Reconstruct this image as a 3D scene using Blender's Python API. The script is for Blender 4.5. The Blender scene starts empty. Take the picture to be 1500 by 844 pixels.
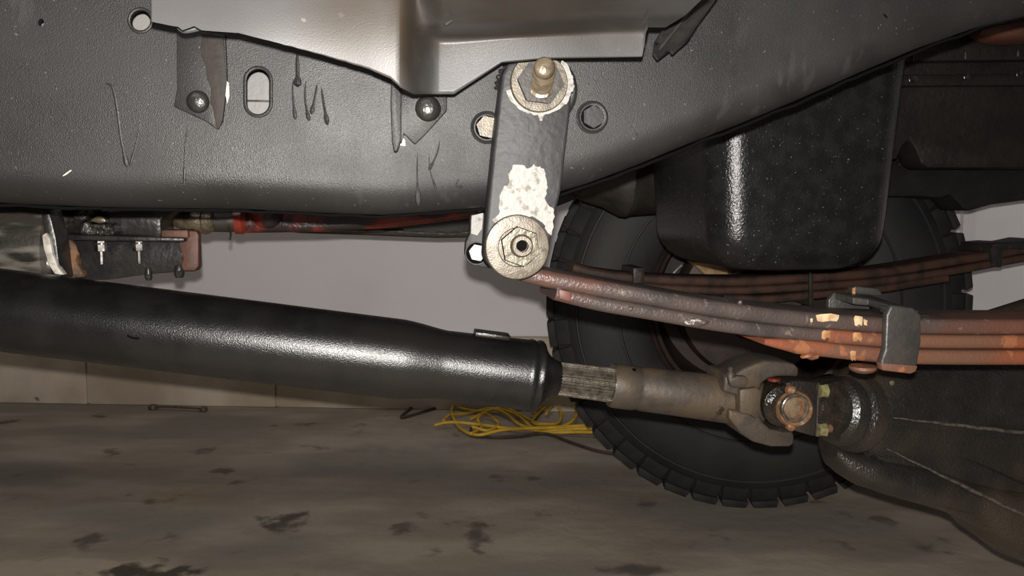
import bpy, bmesh, math, random
from mathutils import Vector, Matrix, noise as mnoise
random.seed(4)
S = bpy.context.scene
COL = S.collection
# ------------------------------------------------------------ camera, world, lights
CAM = Vector((0.0, 0.0, 0.60)); F = 1200.0; PITCH = math.radians(6.0)
cd = bpy.data.cameras.new('camera'); cam = bpy.data.objects.new('camera', cd); COL.objects.link(cam)
cam.location = CAM; cam.rotation_euler = (math.radians(90) - PITCH, 0, 0)
cd.sensor_width = 36.0; cd.lens = 36.0 * F / 1500.0; cd.clip_start = 0.02
S.camera = cam
S.view_settings.view_transform = 'Standard'; S.view_settings.look = 'None'
S.view_settings.exposure = 0.0; S.view_settings.gamma = 1.0
W = bpy.data.worlds.new('world'); S.world = W; W.use_nodes = True
W.node_tree.nodes['Background'].inputs[0].default_value = (0.75, 0.85, 1.0, 1)
W.node_tree.nodes['Background'].inputs[1].default_value = 0.02
fl = bpy.data.lights.new('phone_flash', 'POINT'); fl.energy = 66; fl.shadow_soft_size = 0.0035
fl.color = (1.0, 0.95, 0.90)
flo = bpy.data.objects.new('phone_flash', fl); flo.location = CAM + Vector((0.0, 0.0, 0.016)); COL.objects.link(flo)
for i, (x, y, e) in enumerate([(-0.2, 2.08, 6.5), (-0.6, -1.2, 26)]):  # unseen ceiling fill lamps, added to raise the ambient light on the wall
    al = bpy.data.lights.new('added_fill_tube', 'AREA'); al.shape = 'RECTANGLE'; al.size = 2.4; al.size_y = 0.12
    al.energy = e; al.color = (1.0, 0.97, 0.93)
    ao = bpy.data.objects.new('added_fill_tube', al); ao.location = (x, y, 2.50); COL.objects.link(ao)

# ------------------------------------------------------------ pixel -> space helpers
YAW = math.radians(8.0)
N = Vector((-math.sin(YAW), math.cos(YAW), 0)); LN = Vector((math.cos(YAW), math.sin(YAW), 0)); Z = Vector((0, 0, 1))
def ray(px, py):
    u = (px - 750) / F; v = (422 - py) / F
    return Vector((u, math.cos(PITCH) + v * math.sin(PITCH), -math.sin(PITCH) + v * math.cos(PITCH)))
def P(px, py, D):                       # on the truck's long upright plane at lateral distance D
    d = ray(px, py); return CAM + d * (D / d.dot(N))
def PY(px, py, Y):
    d = ray(px, py); return CAM + d * (Y / d.y)
def FL(px, py, z=0.0):
    d = ray(px, py); return CAM + d * ((z - CAM.z) / d.z)
def depth(p):
    q = p - CAM; return q.y * math.cos(PITCH) - q.z * math.sin(PITCH)
def proj(p):
    q = p - CAM; dd = depth(p); return 750 + F * q.x / dd
def m_per_px(p): return depth(p) / F

# ------------------------------------------------------------ materials
def mat(name, c1, c2=None, scale=20, rough=0.5, metal=0.0, bump=0.0, bscale=300, detail=4, lo=0.4, hi=0.65,
        spots=None, sscale=60, slo=0.62, shi=0.66, c3=None, c3scale=5, rvar=0.0, spec=0.3, coat=0.0, stretch=None, bdist=0.001, bump2=None, wear=None):
    m = bpy.data.materials.new(name); m.use_nodes = True
    nt = m.node_tree; b = nt.nodes['Principled BSDF']; nd = nt.nodes; lk = nt.links
    tc = nd.new('ShaderNodeTexCoord'); vec = tc.outputs['Object']
    if stretch:
        mp = nd.new('ShaderNodeMapping'); mp.inputs['Scale'].default_value = stretch; lk.new(vec, mp.inputs['Vector']); vecs = mp.outputs['Vector']
    else: vecs = vec
    b.inputs['Roughness'].default_value = rough; b.inputs['Metallic'].default_value = metal
    b.inputs['Specular IOR Level'].default_value = spec
    if coat: b.inputs['Coat Weight'].default_value = coat; b.inputs['Coat Roughness'].default_value = 0.15
    def ns(sc, det, v=vecs):
        n = nd.new('ShaderNodeTexNoise'); n.inputs['Scale'].default_value = sc; n.inputs['Detail'].default_value = det
        lk.new(v, n.inputs['Vector']); return n.outputs['Fac']
    def rng(f, a, c):
        r = nd.new('ShaderNodeMapRange'); r.inputs['From Min'].default_value = a; r.inputs['From Max'].default_value = c
        r.interpolation_type = 'SMOOTHSTEP'; lk.new(f, r.inputs['Value']); return r.outputs['Result']
    def mix(f, a, c):
        x = nd.new('ShaderNodeMix'); x.data_type = 'RGBA'; lk.new(f, x.inputs['Factor'])
        for k, s in ((6, a), (7, c)):
            if isinstance(s, tuple): x.inputs[k].default_value = (*s, 1)
            else: lk.new(s, x.inputs[k])
        return x.outputs[2]
    col = c1
    if c2: col = mix(rng(ns(scale, detail), lo, hi), c1, c2)
    if c3: col = mix(rng(ns(c3scale, 3), 0.45, 0.62), col, c3)
    if spots: col = mix(rng(ns(sscale, 5, vec), slo, shi), col, spots)
    if wear:
        wc_, wscale, wst, wlo, whi = wear
        mp2 = nd.new('ShaderNodeMapping'); mp2.inputs['Scale'].default_value = wst; lk.new(vec, mp2.inputs['Vector'])
        n1 = rng(ns(wscale, 6, mp2.outputs['Vector']), wlo, whi); n2 = rng(ns(7, 2, vec), .48, .66)
        mm_ = nd.new('ShaderNodeMath'); mm_.operation = 'MULTIPLY'; lk.new(n1, mm_.inputs[0]); lk.new(n2, mm_.inputs[1])
        col = mix(mm_.outputs[0], col, wc_)
    if isinstance(col, tuple): b.inputs['Base Color'].default_value = (*col, 1)
    else: lk.new(col, b.inputs['Base Color'])
    if rvar:
        r = nd.new('ShaderNodeMapRange'); r.inputs['To Min'].default_value = max(0.05, rough - rvar); r.inputs['To Max'].default_value = min(1, rough + rvar)
        r.inputs['From Min'].default_value = .3; r.inputs['From Max'].default_value = .7
        lk.new(ns(scale * 1.7, 4), r.inputs['Value']); lk.new(r.outputs['Result'], b.inputs['Roughness'])
    if bump:
        bp = nd.new('ShaderNodeBump'); bp.inputs['Strength'].default_value = bump; bp.inputs['Distance'].default_value = bdist
        lk.new(ns(bscale, 3, vec), bp.inputs['Height']); last = bp
        if bump2:
            b2 = nd.new('ShaderNodeBump'); b2.inputs['Strength'].default_value = bump2[0]; b2.inputs['Distance'].default_value = bump2[2]
            lk.new(ns(bump2[1], 3, vec), b2.inputs['Height']); lk.new(bp.outputs[0], b2.inputs['Normal']); last = b2
        lk.new(last.outputs[0], b.inputs['Normal'])
    m['col'] = 1
    return m
M = {}
M['frame'] = mat('black_chassis_paint', (.0056, .0053, .0050), (.0095, .0090, .0086), 7, .47, .0, .55, 1500, spots=(.045, .042, .038), sscale=420, slo=.69, shi=.73, rvar=.12, spec=.26, bdist=.0005, bump2=(.10, 40, .001), c3=(.0066, .0064, .0062), c3scale=22, wear=((.0145, .014, .0136), 60, (1.6, 1, .45), .56, .68))
M['rivet'] = mat('smooth_painted_rivet', (.0075, .0068, .006), (.011, .010, .009), 60, .30, .0, .4, 500, spec=.5)
M['frame_in'] = mat('grey_primer', (.085, .083, .08), (.11, .108, .10), 20, .5, bump=.2, bscale=300)
M['grime'] = mat('brown_grime', (.0125, .0095, .0073), (.0075, .0064, .0054), 60, .7, bump=.6, bscale=200, spec=.2, stretch=(3, 1, .5))
M['panel'] = mat('grey_body_paint', (.027, .0266, .0262), (.034, .0334, .033), 9, .40, .0, .2, 1300, spots=(.07, .066, .06), sscale=110, slo=.70, shi=.74, rvar=.04, spec=.16, bdist=.0003)
M['tab'] = mat('dark_scorched_paint', (.012, .012, .012), (.02, .018, .017), 60, .4, .2, .7, 180)
M['shackle'] = mat('grey_shackle_paint', (.0108, .0107, .0109), (.0145, .0144, .0148), 40, .55, .0, .5, 200, spec=.2, bdist=.001, spots=(.012, .012, .012), sscale=120, slo=.66, shi=.7)
M['chip'] = mat('bare_metal_patch', (.125, .122, .112), (.06, .053, .042), 190, .55, .1, .4, 300, lo=.52, hi=.68)
M['zinc'] = mat('aged_zinc', (.062, .052, .038), (.034, .027, .018), 150, .42, .25, .4, 900, spots=(.072, .064, .048), bdist=.0005, sscale=110, slo=.55, shi=.65)
M['zincbright'] = mat('bright_zinc', (.075, .068, .05), (.04, .034, .025), 200, .3, .5, .3, 300)
M['nut'] = mat('dull_steel_nut', (.0065, .0056, .005), (.012, .010, .008), 150, .5, .2, .3, 250)
M['shaft'] = mat('black_textured_shaft_paint', (.0031, .0030, .0031), (.0054, .0052, .0053), 40, .27, .0, .6, 1000, rvar=.02, spec=.34, bdist=.0004, c3=(.0065, .006, .0055), c3scale=8)
M['spline'] = mat('bare_spline_steel', (.075, .065, .05), (.04, .033, .025), 150, .4, .6, .3, 300)
M['yoke'] = mat('dusty_brown_steel', (.034, .027, .021), (.024, .019, .015), 50, .55, .25, .4, 260, c3=(.045, .032, .02), c3scale=30, spots=(.01, .008, .006), sscale=45, slo=.66, shi=.7)
M['greasy'] = mat('greasy_black_steel', (.007, .006, .005), (.014, .010, .007), 80, .18, .1, .8, 220, rvar=.1, bdist=.002)
M['rust'] = mat('orange_rust', (.10, .047, .02), (.06, .03, .016), 160, .6, .1, .5, 260, spots=(.13, .11, .08), sscale=90, slo=.6, shi=.66)
M['spring'] = mat('rusty_painted_spring_leaf', (.034, .026, .023), (.022, .018, .017), 35, .40, .2, .45, 500, c3=(.062, .026, .018), c3scale=9, spots=(.065, .05, .04), sscale=120, slo=.62, shi=.68, rvar=.08)
M['springrust'] = mat('orange_rusty_spring_leaf', (.098, .029, .012), (.066, .022, .012), 30, .5, .05, .35, 400, c3=(.060, .028, .017), c3scale=16, spots=(.12, .045, .02), sscale=60, slo=.6, shi=.66)
M['leafend'] = mat('coral_leaf_end', (.055, .018, .013), (.04, .015, .011), 150, .55)
M['clip'] = mat('dark_strap_steel', (.017, .016, .015), (.024, .021, .018), 60, .45, .2, .5, 260, spots=(.045, .03, .02), sscale=70, slo=.64, shi=.7)
M['cream'] = mat('cream_paint_mark', (.26, .2, .12), (.2, .12, .06), 200, .5)
M['tan'] = mat('tan_paint_mark', (.18, .09, .035), (.12, .06, .03), 200, .5)
M['diff'] = mat('oily_black_housing', (.007, .006, .0055), (.011, .009, .0075), 30, .30, .0, .8, 380, rvar=.1, bdist=.0011, c3=(.020, .015, .010), c3scale=7, spec=.45)
M['edge'] = mat('pale_edge_highlight', (.07, .06, .05), (.035, .03, .025), 200, .35, .4)  # pale tone, paints the highlight on the rib edges
M['pan'] = mat('glossy_black_sump', (.0055, .0055, .0055), (.009, .009, .009), 60, .26, .0, .7, 420, spots=(.08, .08, .08), sscale=340, slo=.67, shi=.71, bdist=.0008)  # pale spots paint glitter into the colour
M['engine'] = mat('oily_dark_engine', (.0095, .008, .007), (.006, .005, .0045), 25, .5, .0, .6, 120, bdist=.002)
M['housing'] = mat('dirty_brown_casting', (.020, .017, .014), (.011, .009, .0075), 26, .5, .1, .5, 150)
M['rail'] = mat('far_rail_paint', (.010, .010, .010), (.015, .014, .013), 20, .4, bump=.4, bscale=200)
M['farspring'] = mat('far_spring_rust', (.042, .021, .014), (.020, .012, .009), 40, .55, bump=.4, bscale=200)
M['tyre'] = mat('black_tyre_rubber', (.0085, .009, .0098), (.013, .0128, .0124), 16, .62, bump=.3, bscale=180, c3=(.016, .015, .0138), c3scale=5, spec=.3)
M['tread'] = mat('dusty_tread_rubber', (.014, .013, .0115), (.009, .0084, .0078), 30, .75, bump=.4, bscale=150)
M['rim'] = mat('dark_rusty_wheel_disc', (.034, .022, .018), (.02, .015, .013), 20, .5, .1, .3, 150)
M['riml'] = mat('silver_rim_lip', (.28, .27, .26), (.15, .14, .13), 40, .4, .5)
M['caliper'] = mat('tan_brake_part', (.30, .20, .11), (.18, .10, .05), 60, .5, bump=.4, bscale=150)
M['red'] = mat('oily_red_paint', (.11, .016, .009), (.05, .011, .009), 40, .3, .1, .5, 200, spots=(.012, .008, .008), sscale=18, slo=.52, shi=.6)
M['redrust'] = mat('red_brown_rust', (.062, .023, .013), (.042, .019, .013), 60, .6, bump=.4, bscale=200)
M['gold'] = mat('greasy_gold_steel', (.085, .068, .045), (.05, .038, .025), 120, .32, .4, .6, 240)
M['bracket'] = mat('dark_oily_plate', (.0075, .0075, .0077), (.014, .0125, .011), 40, .35, .1, .5, 200)
M['dirtrust'] = mat('orange_brown_dirt', (.085, .042, .018), (.022, .016, .012), 90, .7, bump=.8, bscale=260, bdist=.002)
M['drum'] = mat('streaked_bare_casting', (.085, .078, .066), (.010, .009, .007), 20, .35, .1, .4, 200, stretch=(1, 1, 3.5), lo=.42, hi=.6, c3=(.02, .018, .014), c3scale=14, detail=8)
M['worn'] = mat('worn_white_edge', (.32, .30, .26), (.2, .18, .15), 150, .5)
M['crust'] = mat('oily_gravel_crust', (.012, .012, .011), (.035, .034, .026), 200, .3, .1, 1.0, 160, bdist=.004)
M['bolt'] = mat('shiny_bolt', (.07, .065, .06), (.025, .022, .02), 150, .25, .7)
M['wall'] = mat('white_garage_wall', (.70, .672, .685), (.65, .624, .635), 3, .6, bump=.1, bscale=60, spots=(.5, .49, .48), sscale=12, slo=.72, shi=.78)
M['conc'] = mat('beige_concrete_base', (.52, .45, .36), (.38, .31, .23), 4, .8, bump=.4, bscale=40, spots=(.16, .13, .1), sscale=16, slo=.68, shi=.72, bdist=.003)
M['ceil'] = mat('ceiling_white', (.6, .6, .58), rough=.8)
M['yellow'] = mat('yellow_cord', (.55, .34, .03), (.40, .24, .02), 30, .5)
M['browncord'] = mat('dark_brown_cord', (.05, .035, .022), (.03, .02, .015), 30, .6)
M['yzinc'] = mat('yellow_zinc_bolt', (.14, .13, .06), (.09, .075, .035), 200, .35, .3)
M['steel'] = mat('tool_steel', (.16, .13, .09), (.10, .08, .05), 90, .35, .6)
M['hole'] = mat('bore_and_shade_black', (.002, .002, .002), rough=.9, spec=.02)  # near-black for bores, also for shade painted round nuts and under the rail
M['under'] = mat('underbody_paint', (.02, .02, .02), rough=.6)
M['lamp'] = mat('fill_lamp_body', (.7, .7, .7), rough=.5)

# ------------------------------------------------------------ mesh helpers
def finish(bm, smooth=35):
    bmesh.ops.recalc_face_normals(bm, faces=bm.faces[:])
    for f in bm.faces: f.smooth = True
    a = math.radians(smooth)
    for e in bm.edges:
        if len(e.link_faces) == 2 and e.calc_face_angle(0) > a: e.smooth = False
def obj(name, bm, m, parent=None, label=None, smooth=35, origin=None, cat=None, group=None, kind=None, recalc=True):
    """parts: world-space mesh moved into the parent's space; top-level single mesh: origin at its base"""
    finish(bm, smooth)
    me = bpy.data.meshes.new(name)
    if parent: off = wloc(parent)
    else:
        vs = [v.co for v in bm.verts]
        off = origin if origin is not None else Vector((sum(v.x for v in vs) / len(vs), sum(v.y for v in vs) / len(vs), min(v.z for v in vs)))
    bmesh.ops.translate(bm, vec=-off, verts=bm.verts[:])
    bm.to_mesh(me); bm.free(); me.materials.append(m)
    o = bpy.data.objects.new(name, me); COL.objects.link(o)
    if parent: o.parent = parent; o['w'] = (0, 0, 0); o['w'] = tuple(off)
    else: o.location = off; o['w'] = tuple(off)
    if label: o['label'] = label
    if cat: o['category'] = cat
    if group: o['group'] = group
    if kind: o['kind'] = kind
    return o
def wloc(o): return Vector(o['w'])
def thing(name, label, cat, loc, group=None, kind=None):
    o = bpy.data.objects.new(name, None); COL.objects.link(o); o.location = loc; o['w'] = tuple(loc)
    o.empty_display_size = .02
    if label: o['label'] = label
    if cat: o['category'] = cat
    if group: o['group'] = group
    if kind: o['kind'] = kind
    return o
def dedupe(pts):
    out = []
    for p in pts:
        if not out or (Vector(p) - Vector(out[-1])).length > 1e-6: out.append(p)
    return out
def bevel_sharp(bm, off, seg=2, ang=35):
    bm.normal_update()
    es = [e for e in bm.edges if len(e.link_faces) == 2 and e.calc_face_angle(0) > math.radians(ang)]
    if es: bmesh.ops.bevel(bm, geom=es, offset=off, segments=seg, affect='EDGES', profile=.5, clamp_overlap=True)
def prism3(front, vec, bevel=0, seg=2, holes=()):
    bm = bmesh.new()
    if not holes:
        vs = [bm.verts.new(p) for p in front]; f = bm.faces.new(vs); fs = [f]
    else:
        es = []
        for lp in [front] + list(holes):
            vs = [bm.verts.new(p) for p in lp]
            es += [bm.edges.new((vs[i], vs[(i + 1) % len(vs)])) for i in range(len(vs))]
        bmesh.ops.triangle_fill(bm, edges=es, use_beauty=True, use_dissolve=False)
        fs = bm.faces[:]
    r = bmesh.ops.extrude_face_region(bm, geom=fs, use_keep_orig=True)
    bmesh.ops.translate(bm, vec=vec, verts=[g for g in r['geom'] if isinstance(g, bmesh.types.BMVert)])
    bmesh.ops.recalc_face_normals(bm, faces=bm.faces[:])
    if bevel: bevel_sharp(bm, bevel, seg)
    return bm
def plate(pts, D, th, bevel=.001, seg=2, holes=()):
    f = [P(p[0], p[1], p[2] if len(p) > 2 else D) for p in pts]
    hs = [[P(p[0], p[1], D) for p in h] for h in holes]
    return prism3(f, N * th, bevel, seg, hs)
def ell(cx, cy, rx, ry=None, n=28, a0=0, a1=360):
    ry = ry or rx
    return [(cx + rx * math.cos(math.radians(a0 + (a1 - a0) * i / (n if a1 - a0 == 360 else n - 1))), cy + ry * math.sin(math.radians(a0 + (a1 - a0) * i / (n if a1 - a0 == 360 else n - 1)))) for i in range(n)]
def frame_of(d):
    d = d.normalized(); a = Z if abs(d.z) < .9 else Vector((1, 0, 0))
    u = d.cross(a).normalized(); v = u.cross(d).normalized(); return d, u, v
def lathe(A, d, prof, seg=32, bm=None, close=True, rf=None, rot=0.0):
    bm = bm or bmesh.new(); d, u, v = frame_of(d); rings = []
    for t, r in prof:
        ring = []
        for i in range(seg):
            a = 2 * math.pi * i / seg + rot; rr = r * (rf(i, t) if rf else 1)
            ring.append(bm.verts.new(A + d * t + (u * math.cos(a) + v * math.sin(a)) * rr))
        rings.append(ring)
    for a, b in zip(rings, rings[1:]):
        for i in range(seg):
            j = (i + 1) % seg; bm.faces.new((a[i], a[j], b[j], b[i]))
    if close:
        bm.faces.new(rings[0]); bm.faces.new(rings[-1][::-1])
    return bm
def hexn(A, d, r, h, rot=0.0, bevel=.0006):
    bm = lathe(A, d, [(0, r), (h, r)], 6, rot=rot); bevel_sharp(bm, bevel, 2); return bm
def sweep(pts, sec, close=True, up=None):
    """sec(i) -> list of (a,b): a along `side`, b along `up`"""
    bm = bmesh.new(); rings = []; n = len(pts)
    for i, p in enumerate(pts):
        t = (pts[min(i + 1, n - 1)] - pts[max(i - 1, 0)]).normalized()
        side = (up - t * up.dot(t)).normalized(); b = side.cross(t).normalized()
        rings.append([bm.verts.new(p + side * x + b * y) for x, y in sec(i)])
    k = len(rings[0])
    for a, b in zip(rings, rings[1:]):
        for i in range(k): bm.faces.new((a[i], a[(i + 1) % k], b[(i + 1) % k], b[i]))
    if close: bm.faces.new(rings[0]); bm.faces.new(rings[-1][::-1])
    return bm
def tube(pts, r, seg=10, up=None):
    up = up or Vector((.13, .21, .97))
    rr = r if callable(r) else (lambda i: r)
    return sweep(pts, lambda i: [(rr(i) * math.cos(2 * math.pi * k / seg), rr(i) * math.sin(2 * math.pi * k / seg)) for k in range(seg)], up=up)
def smooth_path(pts, n=8):
    out = []; m = len(pts)
    for i in range(m - 1):
        p0 = Vector(pts[max(i - 1, 0)]); p1 = Vector(pts[i]); p2 = Vector(pts[i + 1]); p3 = Vector(pts[min(i + 2, m - 1)])
        for k in range(n):
            t = k / n
            out.append(.5 * ((2 * p1) + (p2 - p0) * t + (2 * p0 - 5 * p1 + 4 * p2 - p3) * t * t + (3 * p1 - p0 - 3 * p2 + p3) * t ** 3))
    out.append(Vector(pts[-1])); return out
def rrect(a, b, r, k=4):
    out = []
    for cx, cy, s in ((a - r, b - r, 0), (-a + r, b - r, 90), (-a + r, -b + r, 180), (a - r, -b + r, 270)):
        for i in range(k + 1):
            q = math.radians(s + 90 * i / k); out.append((cx + r * math.cos(q), cy + r * math.sin(q)))
    return out
def box(c, ax, ay, az, sx, sy, sz, bevel=0):
    bm = bmesh.new(); bmesh.ops.create_cube(bm, size=1)
    Mx = Matrix((ax * sx, ay * sy, az * sz)).transposed().to_4x4(); Mx.translation = c
    bmesh.ops.transform(bm, matrix=Mx, verts=bm.verts[:])
    if bevel: bevel_sharp(bm, bevel, 2)
    return bm
def jitter(bm, amp, sc):
    for v in bm.verts: v.co += mnoise.noise_vector(v.co * sc) * amp
def lerp(a, b, t): return a + (b - a) * t
def interp(tab, x):
    if x <= tab[0][0]: return tab[0][1]
    for (x0, y0), (x1, y1) in zip(tab, tab[1:]):
        if x <= x1: return lerp(y0, y1, (x - x0) / (x1 - x0))
    return tab[-1][1]
def sstep(a, b, x):
    t = max(0, min(1, (x - a) / (b - a))); return t * t * (3 - 2 * t)

# ------------------------------------------------------------ the garage
def floor_mat():
    m = mat('stained_garage_concrete', (.235, .195, .152), (.32, .275, .22), 4, .62, bump=.5, bscale=30, c3=(.19, .17, .14), c3scale=2.2,
            spots=(.10, .08, .06), sscale=9, slo=.62, shi=.74, rvar=.1, stretch=(.8, 1.7, 1), bdist=.003, detail=10)
    nt = m.node_tree; nd = nt.nodes; lk = nt.links; b = nd['Principled BSDF']
    src = b.inputs['Base Color'].links[0].from_socket
    tc = nd.new('ShaderNodeTexCoord')
    nz = nd.new('ShaderNodeTexNoise'); nz.inputs['Scale'].default_value = 26; nz.inputs['Detail'].default_value = 6; lk.new(tc.outputs['Object'], nz.inputs['Vector'])
    def stain(src, c, rx, ry, col, amt, soft=.5, namp=1.2):
        mp = nd.new('ShaderNodeMapping'); mp.vector_type = 'TEXTURE'
        mp.inputs['Location'].default_value = (c.x, c.y, 0); mp.inputs['Scale'].default_value = (rx, ry, 1)
        lk.new(tc.outputs['Object'], mp.inputs['Vector'])
        ln = nd.new('ShaderNodeVectorMath'); ln.operation = 'LENGTH'; lk.new(mp.outputs[0], ln.inputs[0])
        ad = nd.new('ShaderNodeMath'); ad.operation = 'MULTIPLY_ADD'; ad.inputs[1].default_value = namp; ad.inputs[2].default_value = -namp / 2
        lk.new(nz.outputs['Fac'], ad.inputs[0])
        su = nd.new('ShaderNodeMath'); su.operation = 'ADD'; lk.new(ln.outputs['Value'], su.inputs[0]); lk.new(ad.outputs[0], su.inputs[1])
        mr = nd.new('ShaderNodeMapRange'); mr.interpolation_type = 'SMOOTHSTEP'; mr.inputs['From Min'].default_value = 1; mr.inputs['From Max'].default_value = 1 - soft
        mr.inputs['To Max'].default_value = amt; lk.new(su.outputs[0], mr.inputs['Value'])
        x = nd.new('ShaderNodeMix'); x.data_type = 'RGBA'; lk.new(mr.outputs[0], x.inputs['Factor']); lk.new(src, x.inputs[6]); x.inputs[7].default_value = (*col, 1)
        return x.outputs[2]
    q = lambda x, y: FL(x, y)
    src = stain(src, q(60, 850), .28, .085, (.36, .30, .22), .8, .15, .6)
    src = stain(src, q(215, 842), .11, .05, (.03, .025, .02), .9, .7, 2.8)
    src = stain(src, q(415, 765), .055, .06, (.05, .042, .034), .9, .8, 3.4)
    src = stain(src, q(700, 785), .03, .07, (.06, .05, .04), .8, .7, 2.8)
    src = stain(src, q(930, 835), .07, .03, (.04, .035, .03), .7, .7, 1.6)
    src = stain(src, q(600, 640), .25, .16, (.33, .29, .24), .5, .9, 2.4)
    src = stain(src, q(270, 725), .12, .08, (.26, .17, .09), .45, .9, 2.6)
    for (x, y) in ((450, 622), (130, 790), (330, 690), (1290, 762), (590, 775)):
        src = stain(src, q(x, y), .03, .03, (.08, .065, .05), .8, .8, 3.5)
    lk.new(src, b.inputs['Base Color']); return m
WA = Vector((-1.55, 2.43, 0)); WD = Vector((1, -.064, 0)).normalized(); WN = Vector((-.064, -1, 0)).normalized()   # back wall line, its direction, its normal (to the room)
def slab(x0, x1, y0, y1, z0, z1):
    return box(Vector(((x0 + x1) / 2, (y0 + y1) / 2, (z0 + z1) / 2)), Vector((1, 0, 0)), Vector((0, 1, 0)), Z, x1 - x0, y1 - y0, z1 - z0)
obj('floor', slab(-4.2, 4.2, -3.0, 3.2, -.1, 0), floor_mat(), kind='structure', origin=Vector((0, 0, 0)))
obj('ceiling', slab(-4.2, 4.2, -3.0, 3.2, 2.55, 2.65), M['ceil'], kind='structure')
obj('wall_left', slab(-4.3, -4.2, -3.0, 3.2, 0, 2.55), M['wall'], kind='structure')
obj('wall_front', slab(-4.2, 4.2, -3.1, -3.0, 0, 2.55), M['wall'], kind='structure')
CX = PY(1411, 330, 2.26); c0 = Vector((CX.x, WA.y - .064 * (CX.x + 1.55), 0))
a = WA - WD * 2.7
obj('wall_back', box((a + c0) / 2 - WN * .08 + Z * (2.55 / 2), WD, WN, Z, (c0 - a).length, .12, 2.55), M['wall'], kind='structure')
RD = Vector((1, -1.0, 0)).normalized(); RN = Vector((-1.0, -1, 0)).normalized(); c1 = c0 + RD * 2.9
obj('wall_right', box((c0 + c1) / 2 - RN * .07 + Z * (2.55 / 2), RD, RN, Z, (c1 - c0).length, .10, 2.55), M['wall'], kind='structure')
obj('trim_2', box(c0 - WN * .012 + Z * 1.3, WD, WN, Z, .012, .03, 2.5), M['wall'], kind='structure')
hb = .215
base = obj('trim_1', box((a + c0) / 2 - WN * .002 + Z * (hb / 2), WD, WN, Z, (c0 - a).length, .03, hb - .004), M['conc'], kind='structure')
xs = [a.x, -3.0, PY(135, 560, 2.42).x, PY(408, 560, 2.38).x, .3, 1.0, c0.x]
for x0, x1 in zip(xs, xs[1:]):
    s = (x0 + x1) / 2; L = (x1 - x0) / WD.x - .005
    c = Vector((s, WA.y - .064 * (s + 1.55), hb / 2)) + WN * .012
    obj('concrete_panel', box(c, WD, WN, Z, L, .016, hb, .004), M['conc'], base)
for (x, y) in ((-0.2, 2.08), (-0.6, -1.2)):  # housings for the added fill lamps
    t = thing('added_fill_light', 'added unseen fill strip light on the garage ceiling ' + ('by the back wall' if y > 0 else 'towards the front'), 'ceiling light', Vector((x, y, 2.55)))
    obj('fill_lamp_body', box(Vector((x, y, 2.533)), Vector((1, 0, 0)), Vector((0, 1, 0)), Z, 2.5, .16, .03, .006), M['lamp'], t)

# ------------------------------------------------------------ near chassis rail
DF = .55
EDGE = [(-900, 274), (-200, 294), (0, 297), (60, 300), (170, 304), (350, 306), (480, 312), (560, 315), (620, 311), (680, 306), (740, 300), (800, 287), (860, 269), (930, 243), (1000, 214),
        (1080, 183), (1160, 150), (1250, 110), (1340, 72), (1430, 40), (1500, 23), (1700, -20)]
fr = thing('chassis_rail', 'long dark grey painted frame rail across the top, curving up to the right', 'frame rail', P(600, 306, .59))
def edge_pts(n=250):
    xs = [-900 + 2600 * i / n for i in range(n + 1)]
    return [(x, interp(EDGE, x)) for x in xs]
bm = bmesh.new()
ep = edge_pts(); R = .023
low = [P(x, y, DF + R) for x, y in ep]
def nrm2(i):
    t = low[min(i + 1, len(low) - 1)] - low[max(i - 1, 0)]; t.normalize(); u = N.cross(t).normalized()
    return u if u.z > 0 else -u
tangent = [low[i] + nrm2(i) * R - N * R for i in range(len(low))]
outer = tangent + [P(1700, -170, DF), P(-900, -260, DF)]
holes = [ell(206, 30, 15.5, 15.5, 24), ell(60, 33, 4.5, 6, 10),
         ell(378, 118, 17.5, 17.5, 12, 180, 360) + ell(378, 151, 17.5, 17.5, 12, 0, 180)]
hs = [[P(p[0], p[1], DF) for p in h] for h in holes]
es = []; front_vs = []
for lp in [outer] + hs:
    vs = [bm.verts.new(p) for p in lp]; front_vs.append(vs)
    es += [bm.edges.new((vs[i], vs[(i + 1) % len(vs)])) for i in range(len(vs))]
bmesh.ops.triangle_fill(bm, edges=es, use_beauty=True)
prev = front_vs[0][:len(low)]
for k in range(1, 11):
    if k <= 8:
        q = math.radians(90 * k / 8); cur = [bm.verts.new(low[i] + nrm2(i) * (R - R * math.sin(q)) - N * (R * math.cos(q))) for i in range(len(low))]
    elif k == 9: cur = [bm.verts.new(low[i] + N * .045) for i in range(len(low))]
    else: cur = [bm.verts.new(low[i] + N * .045 + nrm2(i) * .003) for i in range(len(low))]
    for i in range(len(low) - 1): bm.faces.new((prev[i], prev[i + 1], cur[i + 1], cur[i]))
    prev = cur
for vs in front_vs[1:]:
    bk = [bm.verts.new(v.co + N * .0045) for v in vs]
    for i in range(len(vs)): j = (i + 1) % len(vs); bm.faces.new((vs[i], vs[j], bk[j], bk[i]))
obj('rail_web', bm, M['frame'], fr, smooth=30)
# ragged flange seam under the rail, coloured near-black as its shadow
lowp = [(x, y + 2.0 + 2.2 * mnoise.noise(Vector((x * .03, 0, 0))) + 1.2 * mnoise.noise(Vector((x * .11, 5, 0)))) for x, y in ep]
obj('flange_seam_shade', sweep([P(x, y, .60) for x, y in lowp], lambda i: rrect(.02, .0012, .001, 2), up=N), M['hole'], fr)
obj('rail_back', plate([(-900, -260), (1700, -170), (1700, -60), (1500, 0), (1340, 50), (1160, 130), (1000, 190), (860, 250), (700, 285), (480, 295), (-200, 285), (-900, 265)], .618, .005, 0), M['frame_in'], fr, 'light grey inner side of the rail seen through the slots')
obj('slot_seam', box(P(378, 148, .6155), LN, N, Z, .05, .003, .0012), M['bolt'], fr)
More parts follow.
